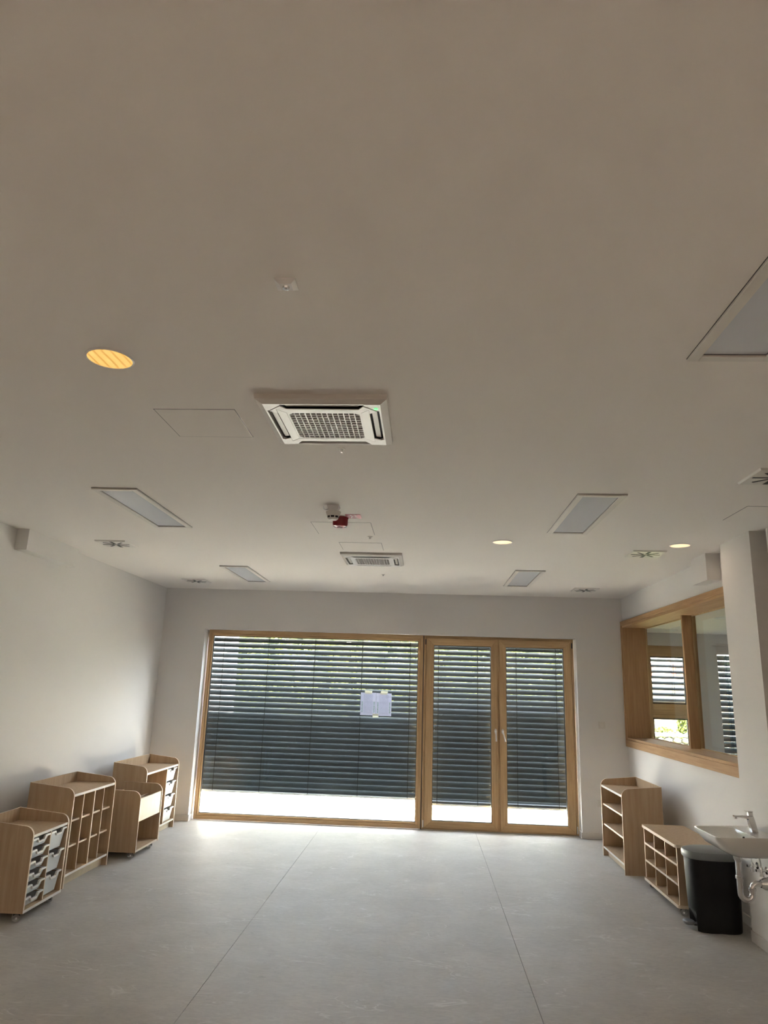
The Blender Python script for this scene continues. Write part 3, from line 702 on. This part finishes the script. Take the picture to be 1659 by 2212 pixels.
def tray(parent, x0, x1, y0, y1, ztop, h, name='tray'):
    """open box with tapered sides, front edge dipped in the middle as a grip, thick white rim"""
    cx, wd = (x0 + x1) / 2, x1 - x0
    tp_, bt_ = wd / 2 - .012, wd / 2 - .026
    fy = y0 + .012
    m = MB()
    zt = ztop - .012
    A = [(-tp_, fy, zt), (tp_, fy, zt), (tp_, y1, zt), (-tp_, y1, zt)]; B_ = [(-bt_, fy + .018, ztop - h), (bt_, fy + .018, ztop - h), (bt_, y1 - .02, ztop - h), (-bt_, y1 - .02, ztop - h)]
    dip = .022
    # front wall with dip, sides, back, bottom (outer), plus inner skin
    fr = [(-tp_, fy, zt), (-.055, fy, zt), (-.042, fy + .002, zt - dip), (.042, fy + .002, zt - dip), (.055, fy, zt), (tp_, fy, zt)]
    vs = fr + [B_[1], B_[0]] + [A[2], A[3], B_[2], B_[3]]
    fs = [(0, 1, 2, 7), (7, 2, 3, 6), (3, 4, 5, 6), (5, 8, 10, 6), (8, 9, 11, 10), (9, 0, 7, 11), (7, 6, 10, 11)]
    m.add(vs, fs)
    o = m.build(name, M['tray'], parent, loc=(cx, 0, 0))
    sd_ = o.modifiers.new('solid', 'SOLIDIFY'); sd_.thickness = .002
    # rim: a lip that steps down at the grip
    rp = [(-wd / 2, 0), (-.055, 0), (-.040, -dip - .004), (.040, -dip - .004), (.055, 0), (wd / 2, 0)]
    th = .012
    g = MB(); up = [(x, ztop + z) for x, z in rp]; dn = [(x, ztop + z - th) for x, z in reversed(rp)]
    g.prism(up + dn, y0, y0 + .014, 'y')
    g.box(-wd / 2, -tp_ + .002, y0 + .014, y1, ztop - .006, ztop); g.box(tp_ - .002, wd / 2, y0 + .014, y1, ztop - .006, ztop); g.box(-tp_, tp_, y1 - .01, y1, ztop - .006, ztop)
    g.build('tray_rim', M['traywhite'], o)
    return o

def top_unit(parent, wd, d, zt, hf, hb, zb, plinth=True, z0=0.0, r=.075, back_z0=None):
    side(parent, 0, d, hf, hb, z0, r); side(parent, wd - TH, d, hf, hb, z0, r)
    shelf(parent, TH, wd - TH, .004, d - .01, zt - .022, zt, 'top_shelf', 2)
    shelf(parent, TH, wd - TH, .004, d - .01, zb - .02, zb, 'bottom_shelf', 2 if plinth else 1)
    MB().box(TH, wd - TH, d - .012, d, (back_z0 if back_z0 is not None else zb - .02), hb, [0, 0, 0, 0, 0, 1]).build('back_panel', BE, parent)
    if plinth: MB().box(TH, wd - TH, .05, .065, 0.002, zb - .02).build('plinth', M['birch'], parent)

# B: twelve-hole pigeon cabinet, left wall
B = thing('cubby_cabinet', 'tall maple cabinet with twelve empty pigeonholes against left wall', 'cabinet', (-3.036, 6.425, 0), PI / 2)
wd, d = .865, .41
top_unit(B, wd, d, .750, .805, .838, .105)
q = (wd - 2 * TH) / 4
upright(B, TH + 2 * q, .006, d - .012, .105, .728, th=.018)
for k in (1, 3): upright(B, TH + k * q, .012, d - .012, .105, .728, th=.012)
for z in (.305, .515):
    shelf(B, TH, TH + 2 * q - .009, .030, d - .012, z, z + .016); shelf(B, TH + 2 * q + .009, wd - TH, .030, d - .012, z, z + .016)
# D: far cabinet with four deep trays
Dc = thing('tray_cabinet', 'far maple cabinet with four deep trays beside the window corner', 'cabinet', (-3.062, 8.168, 0), PI / 2)
wd, d = 1.065, .39
top_unit(Dc, wd, d, .735, .808, .842, .10)
dx = 0.675
upright(Dc, dx, .006, d - .012, .10, .713, th=.018)
shelf(Dc, TH, dx - .009, .03, d - .012, .42, .438)
for k in range(4):
    tray(Dc, dx + .012, wd - TH - .028, .004, d - .03, .700 - k * .152, .140)
    for xx in (dx + .009, wd - TH - .030):
        MB().box(xx - (.0 if xx < dx + .02 else 0), xx + (.006 if xx < dx + .02 else .030), .05, d - .05, .690 - k * .152 - .072, .690 - k * .152 - .058).build('tray_runner', M['traywhite'], Dc)
# papers inside two of the trays
def stack(label, x, z, w_, h_, dd):
    o = MB().box(-w_ / 2, w_ / 2, -dd / 2, dd / 2, 0, h_).build('paper_stack', M['blank'], loc=(-3.062 - .18, 8.168 + x, z))
    o.rotation_euler.z = PI / 2; tag(o, label, 'paper', 'paper kept in the deep trays')
stack('white paper stack inside the second deep tray from the top', dx + .165, .700 - .152 - .137, .23, .085, .28)
stack('white paper stack inside the third deep tray from the top', dx + .165, .700 - .304 - .137, .23, .105, .28)
# C: book bin on casters
Cb = thing('book_bin', 'maple book bin on casters with pale front board, between two cabinets', 'book bin', (-2.862, 7.535, 0), PI / 2)
wd, d, z0 = .628, .44, .058
side(Cb, 0, d, .640, .645, z0, .085); side(Cb, wd - TH, d, .640, .645, z0, .085)
MB().box(TH, wd - TH, .006, .022, .345, .565).build('front_board', M['birch'], Cb, bevel=0.001)
shelf(Cb, TH, wd - TH, .004, d - .01, z0, z0 + .02, 'bottom_shelf', 1)
MB().box(TH, wd - TH, d - .014, d, z0, .56, 0).build('back_panel', BE, Cb)
MB().box(TH, wd - TH, .022, d - .014, .350, .362, 0).build('bin_floor', BE, Cb)
for xx in (.15, .30): MB().box(TH, wd - TH, xx, xx + .010, .362, .535, [0, 0, 0, 0, 0, 1]).build('bin_divider', BE, Cb)
for x, y, a in ((.06, .06, .5), (wd - .07, .06, -.4), (.06, d - .06, 1), (wd - .06, d - .06, 2)): caster(Cb, x, y, z0, a)
# A: mobile tray trolley nearest the viewer
Ac = thing('tray_trolley', 'low maple trolley with six shallow and three deep white trays', 'cabinet', (-2.886, 5.532, 0), PI / 2 + .02)
wd, d, z0 = .575, .43, .066
side(Ac, 0, d, .655, .690, z0 + .004, .07); side(Ac, wd - TH, d, .655, .690, z0 + .004, .07)
shelf(Ac, TH, wd - TH, .004, d - .01, .572, .592, 'top_shelf', 2)
MB().box(-.002, wd + .002, -.002, d, z0 - .002, z0 + .018, [0, 0, 2, 0, 0, 0]).build('bottom_shelf', BE, Ac, bevel=0.001)
MB().box(TH, wd - TH, d - .012, d, z0 + .018, .688, [0, 0, 0, 0, 0, 1]).build('back_panel', BE, Ac)
mid = wd / 2 + .005; upright(Ac, mid, .006, d - .012, z0 + .018, .572, th=.012)
for k in range(6): tray(Ac, TH + .003, mid - .009, .004, d - .03, .560 - k * .0800, .066, 'shallow_tray')
for k in range(3): tray(Ac, mid + .009, wd - TH - .003, .004, d - .03, .560 - k * .160, .145, 'deep_tray')
for x, y, a in ((.05, .06, .6), (wd - .06, .06, -.5), (.06, d - .07, 1), (wd - .06, d - .07, 2)): caster(Ac, x, y, z0, a)
# E: open bookcase on the right, local x runs towards the viewer
E_ = thing('bookcase', 'tall open maple bookcase with three empty shelves by right wall', 'bookcase', (2.034, 8.732, 0), -PI / 2)
wd, d = .892, .405
top_unit(E_, wd, d, .748, .812, .843, .10)
for z in (.322, .534): shelf(E_, TH, wd - TH, .016, d - .012, z, z + .018, 'shelf', 1)
# F: nine-hole bench on casters
F_ = thing('cubby_bench', 'low maple bench on casters with nine empty pigeonholes', 'cabinet', (2.108, 7.462, 0), -PI / 2)
wd, d, z0 = .945, .40, .062
def rrect(x0, x1, y0, y1, r, n=5):
    pts = []
    for cx, cy, a0 in ((x1 - r, y1 - r, 0), (x0 + r, y1 - r, PI / 2), (x0 + r, y0 + r, PI), (x1 - r, y0 + r, 1.5 * PI)):
        pts += [(cx + r * math.cos(a0 + PI / 2 * k / n), cy + r * math.sin(a0 + PI / 2 * k / n)) for k in range(n + 1)]
    return pts
MB().prism(rrect(0, wd, 0, d, .03), .522, .546, 'z', 0, 1).build('top_board', BE, F_)
MB().prism(rrect(0, wd, 0, d, .03), z0, z0 + .024, 'z', 0, 1).build('bottom_board', BE, F_)
for x in (.022, wd - .022): upright(F_, x, .018, d - .02, z0 + .024, .522, 'side_panel', .018)
MB().box(.03, wd - .03, d - .03, d - .02, z0 + .024, .522, 0).build('back_panel', BE, F_)
for k in (1, 2): upright(F_, .022 + k * (wd - .044) / 3, .018, d - .03, z0 + .024, .522, 'divider', .012)
for z in (.225, .375): shelf(F_, .03, wd - .03, .016, d - .03, z, z + .018, 'shelf', 1)
for x, y, a in ((.07, .06, .6), (wd - .06, .05, -.3), (.06, d - .07, 1), (wd - .06, d - .07, 2)): caster(F_, x, y, z0, a)

# ------------------------------------------------------------------ pedal bin
pb = thing('pedal_bin', 'black pedal bin with grey lid under the washbasin', 'bin', (2.300, 6.255, 0))
def supere(a, b, e=2.6, n=36, cx=0.0):
    out = []
    for k in range(n):
        t_ = 2 * PI * k / n; c, s = math.cos(t_), math.sin(t_)
        out.append((cx + a * math.copysign(abs(c) ** (2 / e), c), b * math.copysign(abs(s) ** (2 / e), s)))
    return out
def loft(mb, rings, caps=True, mi=0):
    n = len(rings[0][0]); vs = []
    for pts, z in rings: vs += [(x, y, z) for x, y in pts]
    fs = [(j * n + k, j * n + (k + 1) % n, (j + 1) * n + (k + 1) % n, (j + 1) * n + k) for j in range(len(rings) - 1) for k in range(n)]
    if caps: fs += [tuple(range(n - 1, -1, -1)), tuple(range((len(rings) - 1) * n, len(rings) * n))]
    return mb.add(vs, fs, mi)
def body_ring(z, s=1.0):
    pts = supere(.185 * s, .130 * s, 2.8)
    out = []
    for x, y in pts:
        # toe recess at the front (-x) foot
        if z < .15 and x < -.05 and abs(y) < .075: x = max(x, -.185 * s + .060 * (1 - (z / .15) ** 2))
        # waist in the long sides
        y *= 1 - .10 * math.exp(-(x / .05) ** 2)
        out.append((x, y))
    return out
m = MB(); loft(m, [(body_ring(0.0, .985), 0.0), (body_ring(0.008, 1.0), 0.008)] + [(body_ring(z, 1.0 + .10 * z / .54), z) for z in (.05, .09, .12, .145, .16, .3, .54)])
m.build('body', M['binblack'], pb, smooth=True)
m = MB(); loft(m, [(supere(.214, .157, 2.6), .515), (supere(.218, .161, 2.6), .522), (supere(.218, .161, 2.6), .556), (supere(.212, .155, 2.6), .568), (supere(.17, .12, 2.5), .582), (supere(.08, .06, 2.3), .588)])
m.build('lid', M['bingrey'], pb, smooth=True)
m = MB(); loft(m, [(supere(.035, .045, 2.4, 20, -.205), .030), (supere(.042, .052, 2.4, 20, -.205), .038), (supere(.042, .052, 2.4, 20, -.205), .050), (supere(.034, .044, 2.4, 20, -.205), .056)]); m.box(-.19, -.10, -.02, .02, .030, .040)
m.build('pedal', M['bingrey'], pb, smooth=True)

# ------------------------------------------------------------------ washbasin
wbn = thing('washbasin', 'white wall-hung washbasin with chrome tap and exposed trap', 'washbasin', (2.472, 5.655, 0))
# local: -x into the room, y along the wall
def bring(x0, x1, hy, r, z, n=6):
    return ([(x, y) for x, y in rrect(x0, x1, -hy, hy, r, n)], z)
outer = [bring(-.24, -.02, .10, .05, .655), bring(-.30, 0, .160, .07, .675), bring(-.375, 0, .200, .075, .715), bring(-.415, 0, .222, .06, .765), bring(-.428, 0, .230, .045, .798), bring(-.428, 0, .230, .045, .803)]
inner = [bring(-.418, -.135, .218, .045, .803), bring(-.405, -.145, .205, .05, .780), bring(-.36, -.16, .165, .06, .725), bring(-.29, -.18, .09, .05, .700)]
m = MB(); rings = outer + inner; n = len(rings[0][0]); vs = []
for pts, z in rings: vs += [(x, y, z + (0.012 if (x > -.13 and z > .79) else 0)) for x, y in pts]
fs = [(j * n + k, j * n + (k + 1) % n, (j + 1) * n + (k + 1) % n, (j + 1) * n + k) for j in range(len(rings) - 1) for k in range(n)]
fs += [tuple(range(n - 1, -1, -1)), tuple(range((len(rings) - 1) * n, len(rings) * n))]
m.add(vs, fs); m.build('basin', M['ceramic'], wbn, smooth=True)
MB().lathe([(.009, -.1560), (.009, -.1440)], (0, 0, .770), 'x', 14).build('overflow_hole', M['black'], wbn)
tapz = .808
tpo = MB(); tx = -.072
tpo.add([(tx - .022, -.02, tapz), (tx + .022, -.02, tapz), (tx + .022, .02, tapz), (tx - .022, .02, tapz),
         (tx - .040, -.018, tapz + .085), (tx + .006, -.018, tapz + .085), (tx + .006, .018, tapz + .085), (tx - .040, .018, tapz + .085),
         (tx - .036, -.017, tapz + .112), (tx - .002, -.017, tapz + .112), (tx - .002, .017, tapz + .112), (tx - .036, .017, tapz + .112)],
        [(0, 1, 5, 4), (1, 2, 6, 5), (2, 3, 7, 6), (3, 0, 4, 7), (4, 5, 9, 8), (5, 6, 10, 9), (6, 7, 11, 10), (7, 4, 8, 11), (8, 9, 10, 11), (3, 2, 1, 0)])
tpo = tpo.build('tap', M['chrome'], wbn, bevel=0.003, seg=2)
MB().prism([(tx - .02, tapz + .112), (tx - .02, tapz + .088), (tx - .075, tapz + .098), (tx - .135, tapz + .102), (tx - .140, tapz + .112)], -.016, .016, 'y').lathe([(.009, tapz + .088), (.009, tapz + .1)], (tx - .122, 0, 0), 'z', 12).build('spout', M['chrome'], tpo, bevel=0.003, seg=2)
MB().box(tx - .036, tx - .004, -.014, .014, tapz + .112, tapz + .140).prism([(tx - .002, tapz + .140), (tx - .055, tapz + .143), (tx - .055, tapz + .147), (tx - .002, tapz + .147)], -.014, .014, 'y').build('lever', M['chrome'], tpo, bevel=0.002)
# drain and trap
dxp = -.205
dp = MB().lathe([(.016, .60), (.030, .632), (.034, .655), (.034, .66)], (dxp, 0, 0), 'z', 20)
dp.build('waste_fitting', M['chrome'], wbn, smooth=True)
def arc(cx, cz, r, a0, a1, n=10): return [(cx + r * math.cos(a0 + (a1 - a0) * k / n), 0, cz + r * math.sin(a0 + (a1 - a0) * k / n)) for k in range(n + 1)]
pts = [(dxp, 0, .61), (dxp, 0, .47), (dxp, 0, .42)] + arc(dxp + .042, .405, .042, PI, 2 * PI, 12) + [(dxp + .084, 0, .425)] + arc(dxp + .124, .432, .040, PI, PI / 2, 8) + [(dxp + .16, 0, .472), (-.008, 0, .472)]
dt = MB().tube(pts, .0205, 16).build('drain_trap', M['chrome'], wbn, smooth=True)
MB().lathe([(.027, .500), (.027, .516), (.023, .521)], (dxp, 0, 0), 'z', 16).build('coupling_nut', M['chrome'], dt, smooth=True)
MB().lathe([(.026, .425), (.026, .442)], (dxp + .084, 0, 0), 'z', 16).build('coupling_nut', M['chrome'], dt, smooth=True)
MB().lathe([(.026, -.060), (.042, -.032), (.048, -.006), (.048, 0)], (0, 0, .472), 'x', 22).build('wall_rosette', M['chrome'], dt, smooth=True)
for yy in (.165, .02):
    v = MB().lathe([(.010, -.050), (.010, -.006), (.026, -.004), (.026, 0)], (0, yy, .555), 'x', 14)
    v.lathe([(.011, .535), (.011, .575), (.008, .580)], (-.040, yy, 0), 'z', 12)
    v.box(-.075, -.045, yy - .010, yy + .010, .545, .562)
    vo = v.build('angle_valve', M['chrome'], wbn, smooth=True)
    MB().lathe([(.016, .515), (.016, .532)], (-.038, yy, 0), 'z', 12).build('valve_knob', M['chrome'], vo, smooth=True)
    MB().tube([(-.040, yy, .578), (-.042, yy, .61), (-.055, yy * .8, .66), (-.070, yy * .3, .70), (tx, 0, .74)], .0055, 8).build('supply_hose', M['metal'], vo, smooth=True)

# ------------------------------------------------------------------ outside
tr = empty_struct('terrace', 'sunlit beige tiled terrace outside the doors')
tr['kind'] = 'structure'
MB().box(-12, 12, 9.84, 22, -.16, -.035).build('terrace_base', M['terrace'], tr)
MB().box(-3.05, 2.05, 9.84, 10.06, -.035, -.005).build('threshold', M['terrace'], tr)
tw, tl = .322, .92
tm = None
for i in range(-8, 11):
    x = -1.031 + i * tw
    for j in range(-1, 5):
        y = 10.07 + j * tl + (.46 if i % 2 else .11)
        if tm is None:
            o = MB().box(-tw / 2 + .002, tw / 2 - .002, -tl / 2 + .002, tl / 2 - .002, -.035, -.010).build('tile', M['terrace'], tr, bevel=.0015); tm = o.data
        else:
            o = bpy.data.objects.new('tile', tm); COL.objects.link(o); o.parent = tr
        yy = y + tl / 2
        if yy - tl / 2 < 10.065: bpy.data.objects.remove(o) if o.data is not tm or i > -8 or j > -1 else None; continue
        o.location = (x + tw / 2, yy, R.uniform(-.001, .001))
pl = tag(MB().box(-3.42, -2.94, 10.75, 11.2, -.03, 3.2).build('terrace_pillar', M['render_w'], bevel=.01), 'white rendered pillar outside behind the left end of the blind', 'pillar')

def foliage(name, label, cat, blobs, count, size, core=True, group=None, seed=3):
    rr = random.Random(seed)
    vs, fs = [], []
    for k in range(count):
        cx, cy, cz, ax_, ay_, az_ = blobs[rr.randrange(len(blobs))]
        th_, ph = rr.uniform(0, 2 * PI), math.acos(rr.uniform(-1, 1)); rad = rr.uniform(.82, 1.06)
        p = Vector((cx + ax_ * rad * math.sin(ph) * math.cos(th_), cy + ay_ * rad * math.sin(ph) * math.sin(th_), cz + az_ * rad * math.cos(ph)))
        if p.z < 0: p.z = rr.uniform(0, .4)
        nrm = Vector((rr.uniform(-1, 1), rr.uniform(-1, .4), rr.uniform(-.2, 1))).normalized(); u = nrm.orthogonal().normalized(); v_ = nrm.cross(u); s = size * rr.uniform(.6, 1.4)
        o = len(vs); vs += [tuple(p - u * s), tuple(p + v_ * s * .5), tuple(p + u * s), tuple(p - v_ * s * .5)]; fs.append((o, o + 1, o + 2, o + 3))
    me = bpy.data.meshes.new(name); me.from_pydata(vs, [], fs); me.materials.append(M['leaf'])
    r = thing(name, label, cat, (0, 0, 0), 0, group)
    o = bpy.data.objects.new('leaves', me); COL.objects.link(o); o.parent = r; o['kind'] = 'stuff'
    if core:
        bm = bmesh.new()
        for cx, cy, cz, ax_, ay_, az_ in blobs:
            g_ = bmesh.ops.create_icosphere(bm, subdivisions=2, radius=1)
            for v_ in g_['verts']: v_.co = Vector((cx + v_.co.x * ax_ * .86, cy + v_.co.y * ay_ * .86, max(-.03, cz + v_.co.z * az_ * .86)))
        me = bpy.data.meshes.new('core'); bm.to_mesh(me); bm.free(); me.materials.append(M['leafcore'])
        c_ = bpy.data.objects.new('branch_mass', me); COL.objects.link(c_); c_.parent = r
    return r
rr = random.Random(5)
blobs = [(-5.5 + k * .62 + rr.uniform(-.1, .1), 16.2 + rr.uniform(-.15, .15), zc + rr.uniform(-.1, .1), .55, .55, .6) for k in range(15) for zc in (.5, 1.3, 2.1, 2.75)]
foliage('hedge', 'tall leafy green hedge behind the terrace, seen between blind slats', 'hedge', blobs, 26000, .055)
# view out of the adjoining room's window: dry stone wall, bushes, buildings
gs = struct(MB().box(2.95, 9.5, 10.74, 24, -.05, .55).build('ground_bank', M['soil']), 'raised garden bank')
sw = thing('dry_stone_wall', 'low dry stone wall seen through the lower pane of the far window', 'stone wall', (5.3, 15.7, 0))
rs_ = random.Random(11)
z = 0.0
while z < .93:
    h_ = rs_.uniform(.10, .15); x = -1.1 + rs_.uniform(0, .1)
    while x < 1.3:
        wv = rs_.uniform(.10, .24)
        if x + wv > -1.05:
            bm = bmesh.new(); bmesh.ops.create_icosphere(bm, subdivisions=1, radius=.5)
            for v_ in bm.verts: v_.co = Vector((v_.co.x * wv * 1.05 * rs_.uniform(.9, 1.1), v_.co.y * .3, v_.co.z * h_ * 1.12 * rs_.uniform(.88, 1.12)))
            me = bpy.data.meshes.new('stone'); bm.to_mesh(me); bm.free(); me.materials.append(M['stone'])
            o = bpy.data.objects.new('stone', me); COL.objects.link(o); o.parent = sw; o.location = (x + wv / 2, rs_.uniform(-.02, .02), z + h_ / 2); o.rotation_euler.y = rs_.uniform(-.15, .15)
        x += wv
    z += h_ * .93
box('wall_core', -1.1, 1.3, .02, .35, 0, .88, M['stone'], sw)
foliage('bush', 'green bush at left above the dry stone wall', 'bush', [(4.68, 16.55, 1.0, .26, .25, .40)], 2600, .035, group='bushes above the stone wall', seed=4)
foliage('bush', 'green bush at right above the dry stone wall', 'bush', [(5.85, 16.55, 1.10, .26, .25, .48)], 2600, .035, group='bushes above the stone wall', seed=5)
foliage('bush', 'low spreading green bush in the middle above the stone wall', 'bush', [(5.27, 16.55, .85, .28, .22, .24)], 1600, .035, group='bushes above the stone wall', seed=6)
hs = thing('house', 'white and tan house with red window surrounds beyond the garden', 'house', (7.5, 23, 0))
MB().box(-2.2, 2.2, 0, 3, 0, 2.2).build('lower_wall', M['tan'], hs); MB().box(-2.2, 2.2, .02, 3, 2.2, 5.5).build('upper_wall', M['render_w'], hs)
for x in (-.55, .35):
    w_ = MB().box(x - .16, x + .16, -.05, .05, 2.35, 2.75).build('window', M['brick'], hs); MB().box(x - .06, x + .10, -.07, -.04, 2.40, 2.70).build('pane', M['black'], w_)
MB().prism([(-2.5, 5.5), (2.5, 5.5), (0, 6.8)], -.3, 3.3, 'y').build('roof', M['brick'], hs)
struct(MB().box(-60, 60, 22, 140, -.2, -.04).build('ground_outside', M['soil']))
struct(MB().box(-60, -12, 9, 22, -.2, -.04).build('ground_outside', M['soil']))
struct(MB().box(12, 60, 9, 22, -.2, -.04).build('ground_outside', M['soil']))
